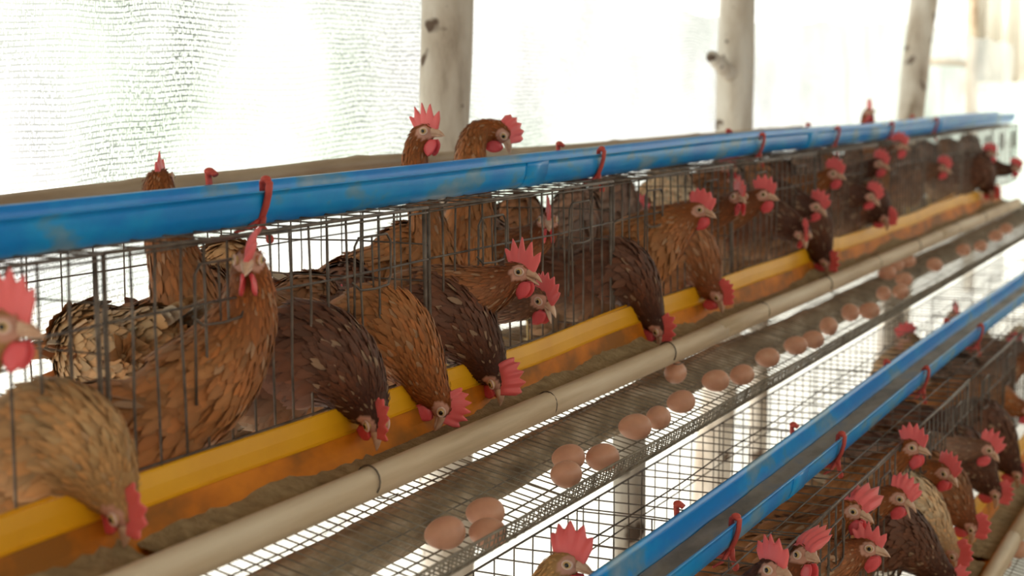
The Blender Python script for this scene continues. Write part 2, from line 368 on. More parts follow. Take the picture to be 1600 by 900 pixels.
# ---------------------------------------------------------------- log under the upper tray, stands
def log_run(name, X, Z, r, y0, y1, mat, label, cat, seed):
    q = np.random.default_rng(seed); m = MB(); v = []; f = []; n = 140; seg = 18; ph = q.uniform(0, 6, 6)
    for i in range(n):
        y = y0+(y1-y0)*i/(n-1)
        for k in range(seg):
            a = 2*math.pi*k/seg; rr = r*(1+.05*math.sin(2*a+y*2+ph[0])+.05*math.sin(3*a+y*5+ph[1])+q.normal(0, .03))
            v.append((X+.012*math.sin(y*1.7+ph[2])+rr*math.cos(a), y, Z+.006*math.sin(y*2.3+ph[3])+rr*math.sin(a)))
    for i in range(n-1):
        for k in range(seg): k2 = (k+1) % seg; f.append((i*seg+k2, i*seg+k, (i+1)*seg+k, (i+1)*seg+k2))
    f.append(tuple(range(seg))); f.append(tuple((n-1)*seg+k for k in range(seg))[::-1]); m.add(v, f)
    return tag(m.build(name, mat), label, cat)
log_run('support_log', -1.195, H-.662, .040, .95, 9.0, M['log'], 'dirty brown log running under the upper egg tray', 'log', 2)
log_run('support_log', -.645, H-1.211, .040, .75, 8.0, M['log'], 'log running under the lower egg tray', 'log', 4)
log_run('support_log', -1.63, H-.600, .035, .95, 9.0, M['log'], 'log carrying the rear edge of the upper cages', 'log', 5)
log_run('support_log', -1.08, H-1.145, .035, .75, 8.0, M['log'], 'log carrying the rear edge of the lower cages', 'log', 6)
for i, (px, X, zt, lb) in enumerate(((982, -1.20, H-.70, 'wooden stand leg seen through wires right of the nearest hen above the lower gutter'), (1388, -1.20, H-.70, 'blurred wooden stand leg below the far end of the upper tray'),
        (1180, -1.63, H-.635, 'rear stand leg glimpsed behind the lower cage tops'), (1470, -.63, H-1.25, 'short stand leg carrying the lower tray'))):
    y = yAt(px, X, 780); m = MB(); m.tube([(X, y, 0), (X+.006, y+.004, zt*.5), (X, y, zt)], [.036, .033, .034], 14)
    tag(m.build('stand_leg', M['bark']), lb, 'post', 'wooden legs of the cage stands')

# ---------------------------------------------------------------- feed troughs, feed, outer rail
TP = [(.016, -.268), (.020, -.285), (.022, -.303), (.0265, -.306), (.033, -.330), (.045, -.352), (.062, -.362), (.080, -.358), (.092, -.352), (.098, -.346)]
seglen = 1.73
def trough(t, y0, y1, label):
    xf, zt = TIER[t]; xf += (0, 0, .02)[t]; zt -= (0, .010, .035)[t]; root = empty('feed_trough', (xf, y0, zt), label, 'trough', 'yellow feed troughs')
    n = 24
    wob = lambda y: (.010*max(0, (y-1.35)/.4)**2, .004+.011*max(0, (y-1.2)/.55)**1.5+.0012*math.sin(y*9))
    m = MB(); m.extr(TP[:4], 0, y1-y0, .0026, n, wob=wob)
    m.tube([(.0150, y, -.2675+wob(y)[1]) for y in np.linspace(0, y1-y0, n)], .0024, 6)
    m.build('back_lip', M['yellow'], root, smooth=False)
    m = MB(); m.extr(TP[3:], 0, y1-y0-.01, .0026, n, wob=wob); m.build('pan', M['orange'], root, smooth=False)
    # feed: heaped unevenly against the back wall
    q = MB(); ny, nx = 110, 9; v = []; f = []
    ph = rng.uniform(0, 6, 4)
    for i in range(ny):
        y = .03+(y1-y0-.06)*i/(ny-1)
        h = .22+.30*math.sin(y*4.3+ph[0])+.2*math.sin(y*9.1+ph[1])+.12*math.sin(y*27+ph[2])+rng.normal(0, .05)
        h = min(max(h, 0), 1.1); xb = .0405-.010*h; zb = -.345+.028*h
        for k in range(nx):
            s = k/(nx-1); x = xb+(.094-xb)*s; z = zb*(1-s)**1.5+(-.349)*(1-(1-s)**1.5)+rng.normal(0, .0012)*(0 < k < nx-1)+wob(y)[1]
            v.append((x, y, z))
    for i in range(ny-1):
        for k in range(nx-1): a = i*nx+k; f.append((a, a+1, a+nx+1, a+nx))
    q.add(v, f); o = q.build('chicken_feed', M['feed'], None, loc=(xf, y0, zt))
    tag(o, f'brown ground feed lying in the {label.split(" ", 1)[1]}', 'feed', kind='stuff')
b1 = [yAt(160, -1.234, 755), yAt(985, -1.234, 480), yAt(1301, -1.234, 372), yAt(1490, -1.234, 310)]
b1 = [b1[0]-seglen]+b1
nm = ['yellow trough at the left edge under the blurred tan hen', 'yellow trough nearest the front with a long clean lip', 'yellow trough in the middle of the upper tier', 'yellow trough towards the far end of the upper tier']
for k in range(4): trough(1, b1[k], b1[k+1]+.02, nm[k])
trough(1, b1[4]+.01, b1[4]+1.2, 'yellow trough at the very far end of the upper tier')
y2 = yAt(1500, -.684, 800)
for k, s in enumerate(('yellow trough of the lower tier below the big heads', 'yellow trough of the lower tier beyond the tan feeding hen', 'yellow trough furthest along the lower tier')): trough(2, y2-1.9+k*seglen, y2-1.9+(k+1)*seglen-.01, s)

def rail(t, y0, y1, label, dz=0):
    xf, zt = TIER[t]; root = empty('trough_rail', (xf+.118+(0, 0, .02)[t], y0, zt-.352-(0, 0, .025)[t]+dz), label, 'rail', 'beige rails along the troughs')
    m = MB(); n = 20; L = y1-y0; sec = [(a_*.88, b_*.86) for a_, b_ in [(-.020, .006), (-.016, .017), (-.006, .0235), (.006, .0235), (.016, .018), (.021, .008), (.0215, -.004), (.019, -.022), (.012, -.0245), (-.004, -.022), (-.016, -.014), (-.0205, -.004)]]
    v = []; f = []; q = len(sec)
    for i in range(n):
        y = L*i/(n-1); o = .0015*math.sin(y*5)
        v += [(a+o, y, b+o) for a, b in sec]
    for i in range(n-1):
        for k in range(q): k2 = (k+1) % q; f.append((i*q+k2, i*q+k, (i+1)*q+k, (i+1)*q+k2))
    f.append(tuple(range(q))); f.append(tuple((n-1)*q+k for k in range(q))[::-1]); m.add(v, f); m.build('pipe', M['rail'], root)
    for yt in np.arange(.35, L, .62):
        w = MB(); c = [(.0208*math.cos(a)*1.0, yt+.006*math.sin(a*.5), .0232*math.sin(a)) for a in np.linspace(-.6, math.pi+.9, 14)]
        w.tube(c, .0014, 5); w.tube([(.016, yt, -.021), (.021, yt+.012, -.024), (.022, yt+.05, -.025)], .0012, 5); w.build('tie_wire', M['wire'], root)
j1 = yAt(1128, -1.13, 520); rail(1, 1.0, j1, 'beige rail of the upper trough running in from the lower left'); rail(1, j1-.03, j1+2.6, 'beige rail of the upper trough beyond the joint', .001); rail(1, j1+2.6, j1+4.6, 'beige rail of the upper trough at its far end')
rail(2, .9, 4.2, 'beige rail of the lower trough at the right corner'); rail(2, 4.2, 7.6, 'beige rail of the lower trough far along')

# ---------------------------------------------------------------- blue water gutters with red ties
def gutter(t, px_list, pys, g, label, y0, y1, zoff):
    xf, zt = TIER[t]; root = empty('water_gutter', (xf-g, y0, zt+zoff), label, 'gutter', 'blue water gutters')
    U = [(.048, .051), (.0435, .0505), (.043, .042), (.0405, .026), (.035, .012), (.024, .003), (.008, 0), (-.008, 0), (-.024, .004), (-.035, .014), (-.041, .030), (-.0445, .045), (-.045, .056), (-.049, .057)]
    n = 60; L = y1-y0
    wob = lambda y: (.003*math.sin(y*1.3), .003*math.sin(y*1.9+1)-(.012*max(0, min(1, (1.9-y)/1.3)) if t == 1 else 0))
    m = MB(); m.extr(U[::-1], 0, L, .0024, n, wob=wob); m.build('channel', M['blue'], root)
    m = MB(); v = []; f = []; q = 7
    for i in range(n*2):
        y = .01+(L-.02)*i/(n*2-1); o = wob(y)
        for k in range(q):
            s = -.85+1.35*k/(q-1); v.append((o[0]+s*.034, y, o[1]+.0155+.004*s*s-.003*s+rng.normal(0, .0008)))
    for i in range(n*2-1):
        for k in range(q-1): a = i*q+k; f.append((a, a+1, a+q+1, a+q))
    m.add(v, f); m.build('silt', M['gutter_dirt'], root)
    for j in (1.9, 4.0, 6.1):
        if j < L-.3:
            m = MB(); m.extr([(a*1.05, b*1.03-.0015) for a, b in U[::-1]][1:-1], j, j+.10, .0024, 3, wob=wob); m.build('joint_sleeve', M['blue'], root)
    return root
def tie(t, y, g, zoff, label):
    xf, zt = TIER[t]; r0 = empty('gutter_tie', (xf-g, y, zt+zoff), label, 'tie', 'red ties round the gutters')
    m = MB()
    P = [(.039, .004, .043), (.041, .002, .056), (.048, 0, .060), (.055, 0, .055), (.054, -.001, .040), (.049, -.001, .022), (.041, 0, .006), (.028, .001, -.006), (.010, .002, -.009), (-.012, .002, -.009), (-.032, .003, -.002), (-.047, .004, .016), (-.052, .004, .044), (-.054, .004, .064), (-.049, .004, .070), (-.041, .004, .064)]
    P = np.array(P); seg = []
    for i in range(len(P)-1): seg += [P[i]+(P[i+1]-P[i])*s for s in (0, .5)]
    seg.append(P[-1]); m.tube(seg, .0042, 8); m.v[-1] = m.v[-1]*np.array((1, 1.7, 1)); m.ball((.049, 0, .060), (.008, .0075, .006)); m.ball((-.050, .004, .069), (.008, .0075, .006))
    m.build('strap', M['red'], r0)
    m = MB(); m.tube([(.042, 0, .006), (.046, -.008, -.006), (.044, .003, -.012), (.045, .008, -.018), (.046, .011, -.024)], [.006, .005, .0042, .0045, .004], 7)
    m.tube([(.040, 0, .004), (.036, -.03, -.008), (.028, -.05, -.012)], [.0045, .003, .0022], 6)
    m.ball((.046, .012, -.026), (.006, .006, .007)); m.build('knot', M['red'], r0)
G1, Z1 = .105, .003
G2, Z2 = .110, .003
gutter(1, None, None, G1, 'blue water gutter over the upper cages', 1.0, 9.3, Z1)
gutter(2, None, None, G2, 'blue silted water gutter crossing the lower right over the lower cages', .95, 7.6, Z2)
for px, lb in ((418, 'red rubber tie nearest on the upper gutter, above the staring hen'), (942, 'red tie on the upper gutter between the two middle trunk posts'), (1192, 'red tie on the upper gutter below the stubbed trunk post'), (1309, 'fourth red tie along the upper gutter'), (1393, 'fifth red tie along the upper gutter'), (1462, 'sixth and furthest red tie on the upper gutter')):
    tie(1, yAt(px, -1.25-G1+.052, 260), G1, Z1, lb)
for px, py, lb in ((1153, 800, 'red knotted tie nearest on the lower gutter'), (1318, 668, 'second red tie on the lower gutter, hanging left of the hens'), (1450, 565, 'third red tie on the lower gutter'), (1535, 490, 'furthest red tie on the lower gutter')):
    tie(2, yAt(px, -.70-G2+.052, py), G2, Z2, lb)

# ---------------------------------------------------------------- eggs
def egg_mesh():
    m = MB(); v = []; f = []; nu, nv = 24, 16
    for i in range(nv+1):
        th = math.pi*i/nv; c = math.cos(th); x = .029*c; r = .0229*math.sin(th)*(1+.10*c+.02*c*c)
        for j in range(nu): p = 2*math.pi*j/nu; v.append((x, r*math.cos(p), r*math.sin(p)))
    for i in range(nv):
        for j in range(nu):
            j2 = (j+1) % nu
            if i == 0: f.append((0, nu+j2, nu+j)) if False else f.append((j, nu+j, nu+j2))
            elif i == nv-1: f.append((i*nu+j, (i+1)*nu+j, i*nu+j2))
            else: f.append((i*nu+j, (i+1)*nu+j, (i+1)*nu+j2, i*nu+j2))
    m.add(v, f); return m.mesh('egg', M['egg'])
EM = egg_mesh()
def on_tray(px, py, t=1):
    """where the view line meets the plane through egg centres above the tray"""
    xf, zt = TIER[t]; d = ray(px, py); n = np.array([.225, 0, 1.]); p0 = np.array([xf+.12, 0, zt-.424+.0245]); t_ = ((p0-[0, 0, H])@n)/(d@n); p = np.array([0, 0, H])+d*t_
    return p
EGGS = [(695, 832, 'near brown egg alone at the left of its cluster of three', 20), (758, 800, 'brown egg at the back of the nearest cluster of three', 5), (762, 832, 'darker brown egg at the right front of the nearest cluster', -20),
 (888, 714, 'brown egg behind the paler one in the second cluster', 0), (884, 740, 'pale brown egg in front in the second cluster', 40), (941, 714, 'brown egg at the right of the second cluster', 30),
 (992, 666, 'large brown egg, left of the touching pair in mid tray', -5), (1028, 652, 'smaller brown egg, right of the touching pair in mid tray', 60), (1064, 627, 'single brown egg beyond the touching pair', 10),
 (1055, 582, 'dull brown egg high on the tray beside the rail', 70), (1118, 594, 'brown egg against the tray lip left of another egg', 0), (1159, 585, 'brown egg just right of the one against the lip', 25),
 (1199, 558, 'round brown egg standing alone in mid row', 10), (1243, 539, 'brown egg left of a flatter egg', 0), (1270, 530, 'flatter egg lying right behind its neighbour', 10), (1295, 509, 'pale round egg standing higher than its neighbours', 90),
 (1329, 488, 'upright egg leaning on the one to its right', 100), (1358, 485, 'egg lying against the upright egg', 0), (1381, 458, 'egg at the left of the far heap', 90), (1407, 455, 'egg at the right of the far heap', 40), (1386, 426, 'egg on the upper left of the far heap', 10), (1412, 436, 'blurred egg just above and behind the far heap', 10),
 (1400, 414, 'blurred egg nearest the rail behind the far heap', 30), (1418, 408, 'topmost blurred egg behind the far heap', 30), (1460, 413, 'blurred lone egg past the far heap', 20), (1505, 390, 'first of the four blurred eggs near the tray end', 20), (1532, 384, 'second of the four blurred eggs near the tray end', 20), (1556, 368, 'third of the four blurred eggs near the tray end', 0), (1572, 357, 'last and smallest of the four blurred eggs near the tray end', 0)]
placed = []
for px, py, lb, rz in EGGS:
    p = on_tray(px, py)
    for _ in range(12):                                        # keep shells apart, in real space
        for q in placed:
            d = p-q; dd = np.linalg.norm(d)
            if dd < .0465: p = p+d/(dd+1e-6)*(.0465-dd)*.5*np.array([1, 1, 0])
    p[0] = min(p[0], TIER[1][0]+.266); p[2] = TIER[1][1]-.424+.0235-.225*(p[0]-TIER[1][0]-.12)
    placed.append(p); o = bpy.data.objects.new('egg', EM); COL.objects.link(o); o.location = p
    o.rotation_euler = (random.uniform(0, 6), random.uniform(-.15, .15), math.radians(rz)+PHI); s = random.uniform(.96, 1.05); o.scale = (s, s, s)
    tag(o, lb, 'egg', 'brown eggs rolled onto the upper tray')
for px, py, lb in ((1562, 876, 'half hidden egg beside the lower rail at the right corner'), (1590, 858, 'second egg on the lower tray at the right corner')):
    p = on_tray(px, py, 2); p[0] = min(p[0], TIER[2][0]+.262); p[2] = TIER[2][1]-.424+.0235-.225*(p[0]-TIER[2][0]-.12)
    o = bpy.data.objects.new('egg', EM); COL.objects.link(o); o.location = p; o.rotation_euler = (0, 0, .5); tag(o, lb, 'egg', 'brown eggs on the lower tray')

# ---------------------------------------------------------------- hens
PAL = {'brown': ((.33, .140, .060), (.21, .060, .020)), 'dark': ((.15, .060, .034), (.075, .025, .014)), 'tan': ((.50, .27, .12), (.50, .27, .105)),
       'rust': ((.38, .150, .052), (.28, .080, .020)), 'pale': ((.68, .47, .29), (.56, .33, .17)), 'grey': ((.30, .17, .115), (.20, .090, .052))}
def frame(yaw, pitch, roll=0):
    """columns = forward, left, up"""
    R = Euler((math.radians(roll), -math.radians(pitch), math.radians(yaw)), 'XYZ').to_matrix()
    return np.array(R)
def bez(p0, p1, p2, p3, n):
    t = np.linspace(0, 1, n)[:, None]; return p0*(1-t)**3+3*p1*t*(1-t)**2+3*p2*t*t*(1-t)+p3*t**3
def head_parts(root, Mh, hp, comb=1.0, flop=0., gape=0., rs=0, low=False, spk=None):
    q = np.random.default_rng(rs); spk = q.uniform(.75, 1.35) if spk is None else spk; tn = q.uniform(4.2, 6.2)
    def put(P): return np.asarray(P)@Mh.T+hp
    # comb: toothed blade with a rounded rear
    m = MB(); nx, nzv = (44, 7) if not low else (26, 4); v = []; f = []
    teeth = tn if spk < 1.75 else 4.6; ph = q.uniform(-.1, .1); k = 0; sgn = q.choice([-1, 1])
    for side in (1, -1):
        for i in range(nx):
            u = i/(nx-1); x = .029-.052*u; z0 = .0085+.0095*math.sin(min(u*1.35, 1)*math.pi*.5)-.002*u
            env = math.sin(math.pi*min(max(u*.86+.10, 0), 1))**.7; fr = (u*teeth+ph) % 1
            tooth = max(0, 1-abs(2*fr-1))**1.15
            h = (.010+.020*env*(1.45-.45*spk)+.0125*env*tooth*spk)*comb*(.35 if u < .02 or u > .98 else 1)
            fan = (-.42+1.0*u); 
            for j in range(nzv):
                w = j/(nzv-1); hh = h*w
                th = .0030*(1-w)**.7+.0007; bend = flop*(w**1.4)*(hh+.01)*1.2+.0022*math.sin(u*9+ph*20)*w
                p = (x-math.sin(fan)*hh, side*th+sgn*bend, z0-.003+math.cos(fan)*hh*(1-.25*abs(flop)*w)); v.append(p)
    S = nx*nzv
    for i in range(nx-1):
        for j in range(nzv-1):
            a = i*nzv+j; f.append((a, a+nzv, a+nzv+1, a+1)); b = a+S; f.append((b, b+1, b+nzv+1, b+nzv))
        a = i*nzv+nzv-1; f.append((a, a+nzv, a+nzv+S, a+S))
    for j in range(nzv-1): f.append((j, j+1, j+1+S, j+S)); a = (nx-1)*nzv+j; f.append((a, a+S, a+1+S, a+1))
    m.add(put(v), f); m.build('comb', M['skin'], root)
    # beak: upper hooked, lower shorter
    m = MB(); n = 8
    for part in (0, 1):
        v = []; f = []; sg = 10
        for i in range(n):
            u = i/(n-1)
            if part == 0: c = (.019+.027*u, 0, .001-.0105*u**2.2+.0008); ry, rz = .0088*(1-u)**.75+.0006, .0075*(1-u)**.7+.0006
            else: c = (.019+.022*u, 0, -.0045-.004*u-gape*.012*u); ry, rz = .0070*(1-u)**.7+.0006, .0034*(1-u)**.6+.0006
            for k in range(sg): a = 2*math.pi*k/sg; v.append((c[0], c[1]+ry*math.cos(a), c[2]+rz*math.sin(a)))
        for i in range(n-1):
            for k in range(sg): k2 = (k+1) % sg; f.append((i*sg+k, i*sg+k2, (i+1)*sg+k2, (i+1)*sg+k))
        f.append(tuple((n-1)*sg+k for k in range(sg))); m.add(put(v), f)
    m.build('beak', M['beak'], root)
    for s in (1, -1):
        # wattle
        m = MB(); nu, nv_ = 14, 6; v = []
        f = []
        for j in range(nv_+1):
            w = j/nv_
            for k in range(nu):
                a = 2*math.pi*k/nu; L = .0155; zz = -.013-L*w*2; 
                wid = .0035+.0105*math.sin(math.pi*min(.12+w*.88, 1))**.8; th = .0028*math.sin(math.pi*(.12+.80*w))**.5+.0006
                if w == 1: wid = .002
                v.append((.0175-.006*w+wid*math.cos(a), s*(.0055+.004*w)+th*math.sin(a)+.001*math.sin(w*7+k), zz))
        for j in range(nv_):
            for k in range(nu): k2 = (k+1) % nu; f.append((j*nu+k, j*nu+k2, (j+1)*nu+k2, (j+1)*nu+k))
        f.append(tuple(range(nu))[::-1]); f.append(tuple(nv_*nu+k for k in range(nu))); m.add(put(v), f); m.build('wattle', M['wattle'], root)
        m = MB(); m.ball(put([(-.0075, s*.0172, -.0095)])[0], (.0042, .0030, .0085), Mh, 10, 7); m.build('earlobe', M['lobe'], root)
        # eye
        m = MB(); nv_, nu = 10, 16; v = []; f = []; mi = []
        ax = np.array([.18, s*.97, .06]); ax /= np.linalg.norm(ax); e1 = np.cross(ax, [0, 0, 1]); e1 /= np.linalg.norm(e1); e2 = np.cross(ax, e1)
        c0 = np.array([.0085, s*.0148, .0035]); R = .0064
        for i in range(nv_+1):
            th = math.pi*.62*i/nv_
            for k in range(nu): a = 2*math.pi*k/nu; v.append(c0+R*(ax*math.cos(th)+math.sin(th)*(e1*math.cos(a)+e2*math.sin(a))))
        for i in range(nv_):
            for k in range(nu): k2 = (k+1) % nu; f.append((i*nu+k, i*nu+k2, (i+1)*nu+k2, (i+1)*nu+k)); mi.append(1 if i < 3 else 0)
        m.add(put(v), f); m.mi = mi; e = m.build('eye', [M['iris'], M['pupil']], root)
        m = MB(); m.tube(put([c0+ax*.0022+(e1*math.cos(a)*1.15+e2*math.sin(a)*.92)*.0066 for a in np.linspace(0, 2*math.pi, 16, endpoint=False)]), .0018, 6, closed=True); m.build('eyelid', M['lid'], e)

NH = 0
def hen(hx, hy, hX, yaw, pitch, body, col, label, roll=0, byaw=0, bpitch=12, comb=1., flop=0., gape=0., neckpull=.07, group='brown laying hens', nf=1900, tint=1., start=.08, bs=1., tier=1, np2=1., spk=None, tail=True, up=.45, nr=1.):
    """hx, hy, hX: where the head is; body: (distance behind the cage front, shift along the row from the head, height below the cage top) of the body centre"""
    global NH; NH += 1
    if hX is not None and hX > -1.1: tier = 2
    q = np.random.default_rng(100+NH)
    Bm = frame(byaw, bpitch); Bf, Bl, Bu = Bm[:, 0], Bm[:, 1], Bm[:, 2]; flat = frame(byaw, 0)
    Hm = frame(yaw, pitch, roll); hp_w = np.array(hx) if isinstance(hx, tuple) else atX(hx, hy, hX)
    xf, zt = TIER[tier]; bc_w = np.array([xf-body[0], hp_w[1]+body[1], zt+body[2]])
    if isinstance(hx, tuple): bc_w = np.array(body)
    floor_z = zt-.376
    org = np.array([bc_w[0], bc_w[1], floor_z]); root = empty('hen', org, label, 'hen', group)
    hp = hp_w-org; bc = bc_w-org
    # ---- continuous body: breast, rump, folded wings, neck and skull grown together
    m = MB(); s = bs
    m.ball(bc, np.array((.108, .068, .074))*s, Bm, 24, 14)
    m.ball(bc+Bf*.060*s-Bu*.008*s, np.array((.062, .060, .064))*s, Bm, 20, 12)
    m.ball(bc-Bf*.085*s+Bu*.026*s, np.array((.070, .046, .046))*s, Bm, 20, 12)
    m.ball(bc-Bf*.02*s-Bu*.028*s, np.array((.085, .060, .055))*s, Bm, 20, 12)
    for sg in (1, -1):
        m.ball(bc-Bf*.02*s+Bl*sg*.058*s+Bu*.014*s, np.array((.098, .020, .046))*s, Bm, 20, 12)
        m.ball(bc-Bf*.01*s+Bl*sg*.035*s-Bu*.070*s, np.array((.032, .024, .045))*s, Bm, 12, 8)
    S0 = bc+Bf*.055*s+Bu*.020*s
    nape = hp+Hm@np.array((-.010, 0, -.006)); nd = Hm@np.array((-.62, 0, -.78)); nd /= np.linalg.norm(nd)
    d = np.linalg.norm(nape-S0)
    c1 = S0+(Bf+Bu*up)/np.linalg.norm(Bf+Bu*up)*max(neckpull, d*.35); c2 = nape+nd*max(.035, d*.33)*np2
    NK = bez(S0, c1, c2, nape, 22); t = np.linspace(0, 1, 22)
    RN = np.interp(t, [0, .25, .55, .85, 1], [.060*s, .054*s*nr, .040*nr, .0290*(.5+.5*nr), .0225])
    for p, r in zip(NK, RN): m.ball(p, r, None, 14, 9)
    m.ball(hp, (.0230, .0170, .0182), Hm, 16, 10); m.ball(hp+Hm@np.array((.011, 0, -.003)), (.0145, .0105, .0110), Hm, 14, 9)
    me0 = m.mesh('tmp', M['plume']); to = bpy.data.objects.new('tmp', me0); COL.objects.link(to)
    rm = to.modifiers.new('r', 'REMESH'); rm.mode = 'VOXEL'; rm.voxel_size = .0052 if nf >= 1800 else .0065; rm.use_smooth_shade = True
    sm = to.modifiers.new('s', 'SMOOTH'); sm.factor = .6; sm.iterations = 5
    dg = bpy.context.evaluated_depsgraph_get(); ev = to.evaluated_get(dg); me = bpy.data.meshes.new_from_object(ev)
    bpy.data.objects.remove(to); bpy.data.meshes.remove(me0); me.name = 'body'
    n = len(me.vertices); V = np.empty(n*3, np.float32); me.vertices.foreach_get('co', V); V = V.reshape(-1, 3).astype(float)
    Nn = np.empty(n*3, np.float32); me.vertices.foreach_get('normal', Nn); Nn = Nn.reshape(-1, 3).astype(float)
    cb, cn = [np.array(c)*tint for c in PAL[col]]
    SP = np.concatenate([[bc-Bf*.14*s+Bu*.04*s, bc-Bf*.09*s+Bu*.025*s, bc-Bf*.04*s+Bu*.01*s, bc, bc+Bf*.03*s], NK[1:], [hp, hp+Hm[:, 0]*.03]])
    ST = np.gradient(SP, axis=0); ST /= np.linalg.norm(ST, axis=1, keepdims=True); nb = 5
    def near(P):
        D = ((P[:, None, :]-SP[None])**2).sum(-1); D[:, :nb+2] *= .55; return D.argmin(1)
    def region(P):
        idx = near(P); tt = np.clip((idx-nb-3)/18., 0, 1); hl = (P-hp)@Hm
        return idx, tt, hl
    idx, tt, hl = region(V)
    C = cb[None]*(1-tt[:, None])+cn[None]*tt[:, None]; C = C*.8
    belly = np.clip(-(V-bc)@Bu/(.07*s), 0, 1)*(tt < .1); C = C*(1-belly[:, None]*.45)+np.array((.50, .33, .19))*tint*belly[:, None]*.45
    skin = ((((hl[:, 0]-.009)/.0165)**2+((hl[:, 2]-.001)/.0135)**2) < 1) & (abs(hl[:, 1]) > .005) & (abs(hl[:, 1]) < .025) | ((hl[:, 0] > .0190) & (hl[:, 0] < .05) & (np.linalg.norm(hl, axis=1) < .05))
    C[skin] = np.array((.60, .31, .235))
    at = me.color_attributes.new('Col', 'FLOAT_COLOR', 'POINT'); at.data.foreach_set('color', np.concatenate([C, np.ones((n, 1))], 1).astype(np.float32).ravel())
    me.materials.clear(); me.materials.append(M['plume']); ob = bpy.data.objects.new('body', me); COL.objects.link(ob); ob.parent = root
    # ---- plumage
    w = np.interp(tt, [0, .3, .7, 1], [1., 1.9, 4.0, 6.0]); w[skin] = 0; w /= w.sum()
    pick = q.choice(n, size=nf, replace=False if nf < (w > 0).sum() else True, p=w); P = V[pick]+q.normal(0, .001, (nf, 3)); NN = Nn[pick]; ii, T, hl = region(P)
    belly = np.clip(-(P-bc)@Bu/(.07*s), 0, 1)*(T < .1)
    wing = (T < .02) & (abs((P-bc)@Bl) > .045*s) & ((P-bc)@Bu > -.03*s) & ((P-bc)@Bf < .06*s)
    D_ = -ST[ii]+q.normal(0, .07, (nf, 3)); D_[T < .1] += -Bf*.6; D_[T < .1] -= np.array((0, 0, .25))
    D_ -= NN*(D_*NN).sum(1, keepdims=True); D_ /= np.linalg.norm(D_, axis=1, keepdims=True)+1e-9; Sd = np.cross(NN, D_)
    L = np.interp(T, [0, .2, .6, .9, 1], [.034, .027, .019, .010, .007])*q.uniform(.8, 1.2, nf); Wd = np.interp(T, [0, .2, .6, .9, 1], [.017, .010, .0055, .0036, .003])*q.uniform(.85, 1.15, nf)
    L[wing] *= 1.45; Wd[wing] *= 1.05
    sv = np.array([0, .35, .72, 1.]); wv = np.array([.45, 1., .80, .12]); lift = np.array([-.0015, .0010, .0017, .0012])
    Fv = np.zeros((nf, 4, 3, 3)); 
    sc = np.clip(L/.03, .35, 1.2)
    for a in range(4):
        for b, e in enumerate((-1, 0, 1)):
            Fv[:, a, b] = P+D_*(L*sv[a])[:, None]+Sd*(Wd*.5*wv[a]*e)[:, None]+NN*((lift[a]-(.0007 if e else 0)*wv[a])*sc+.0004)[:, None]
    base = cb[None]*(1-T[:, None])+cn[None]*T[:, None]; base = base*(1-belly[:, None]*.5)+np.array((.55, .37, .22))*tint*belly[:, None]*.5
    br = (q.uniform(.84, 1.15, nf)*(1+.22*np.sin(P[:, 0]*38+NH)*np.sin(P[:, 1]*31+2*NH)*np.sin(P[:, 2]*35)))[:, None]; hue = q.normal(0, .06, nf)[:, None]*np.array((1, 0, -1)); base = np.clip(base*br*(1+hue), .005, 1)
    pale = (q.random(nf) < np.where(T > .12, .09, .012)); base[pale] = base[pale]*.5+np.array((.40, .27, .17))*.5*tint
    FC = np.zeros((nf, 4, 3, 3))
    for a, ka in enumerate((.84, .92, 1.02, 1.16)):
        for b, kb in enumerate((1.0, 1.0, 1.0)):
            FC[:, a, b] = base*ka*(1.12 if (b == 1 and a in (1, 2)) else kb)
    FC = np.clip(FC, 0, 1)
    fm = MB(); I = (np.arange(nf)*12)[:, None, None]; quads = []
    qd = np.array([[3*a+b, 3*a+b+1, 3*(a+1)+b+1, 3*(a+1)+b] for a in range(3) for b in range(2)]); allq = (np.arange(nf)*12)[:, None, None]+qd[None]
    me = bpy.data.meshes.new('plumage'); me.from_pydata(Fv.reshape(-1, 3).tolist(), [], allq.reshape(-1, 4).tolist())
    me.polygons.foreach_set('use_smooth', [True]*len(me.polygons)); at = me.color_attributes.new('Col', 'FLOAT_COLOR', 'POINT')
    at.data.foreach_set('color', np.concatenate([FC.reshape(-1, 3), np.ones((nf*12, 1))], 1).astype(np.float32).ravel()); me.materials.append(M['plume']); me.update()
    po = bpy.data.objects.new('plumage', me); COL.objects.link(po); po.parent = root; po['kind'] = 'stuff'
    # ---- tail fan
    if tail:
        m = MB(); tb = bc-Bf*.125*s+Bu*.045*s; ft = []
        for k in range(11):
            a = (k-5)/5; ln = .10*s*(1-.15*abs(a))*q.uniform(.9, 1.08); dr = -Bf*.92+Bu*(.50-.25*abs(a))+Bl*a*.30; dr /= np.linalg.norm(dr); sd = np.cross(dr, Bl*math.cos(a*1.1)+Bu*math.sin(a*1.1)); sd = np.cross(dr, sd)
            sd = Bl*.35+Bu*(.9*(1 if a > 0 else -1)*abs(a)+.1); sd -= dr*(sd@dr); sd /= np.linalg.norm(sd); up_ = np.cross(dr, sd)
            v = []; wv2 = [.4, .9, 1., .85, .15]
            for j, u in enumerate((0, .3, .6, .88, 1.)):
                for e in (-1, 0, 1): v.append(tb+Bl*a*.018*s+dr*ln*u+sd*e*.012*s*wv2[j]+up_*(.003 if e == 0 else 0)-np.array((0, 0, .012))*u*u)
            cc = np.clip(np.array(cb)*q.uniform(.6, 1.3) if q.random() > .35 else np.array((.55, .42, .30))*tint, 0, 1)
            m.add(v, [(3*a_+b, 3*a_+b+1, 3*a_+b+4, 3*a_+b+3) for a_ in range(4) for b in range(2)], 0, cc)
        m.build('tail', M['plume'], root)
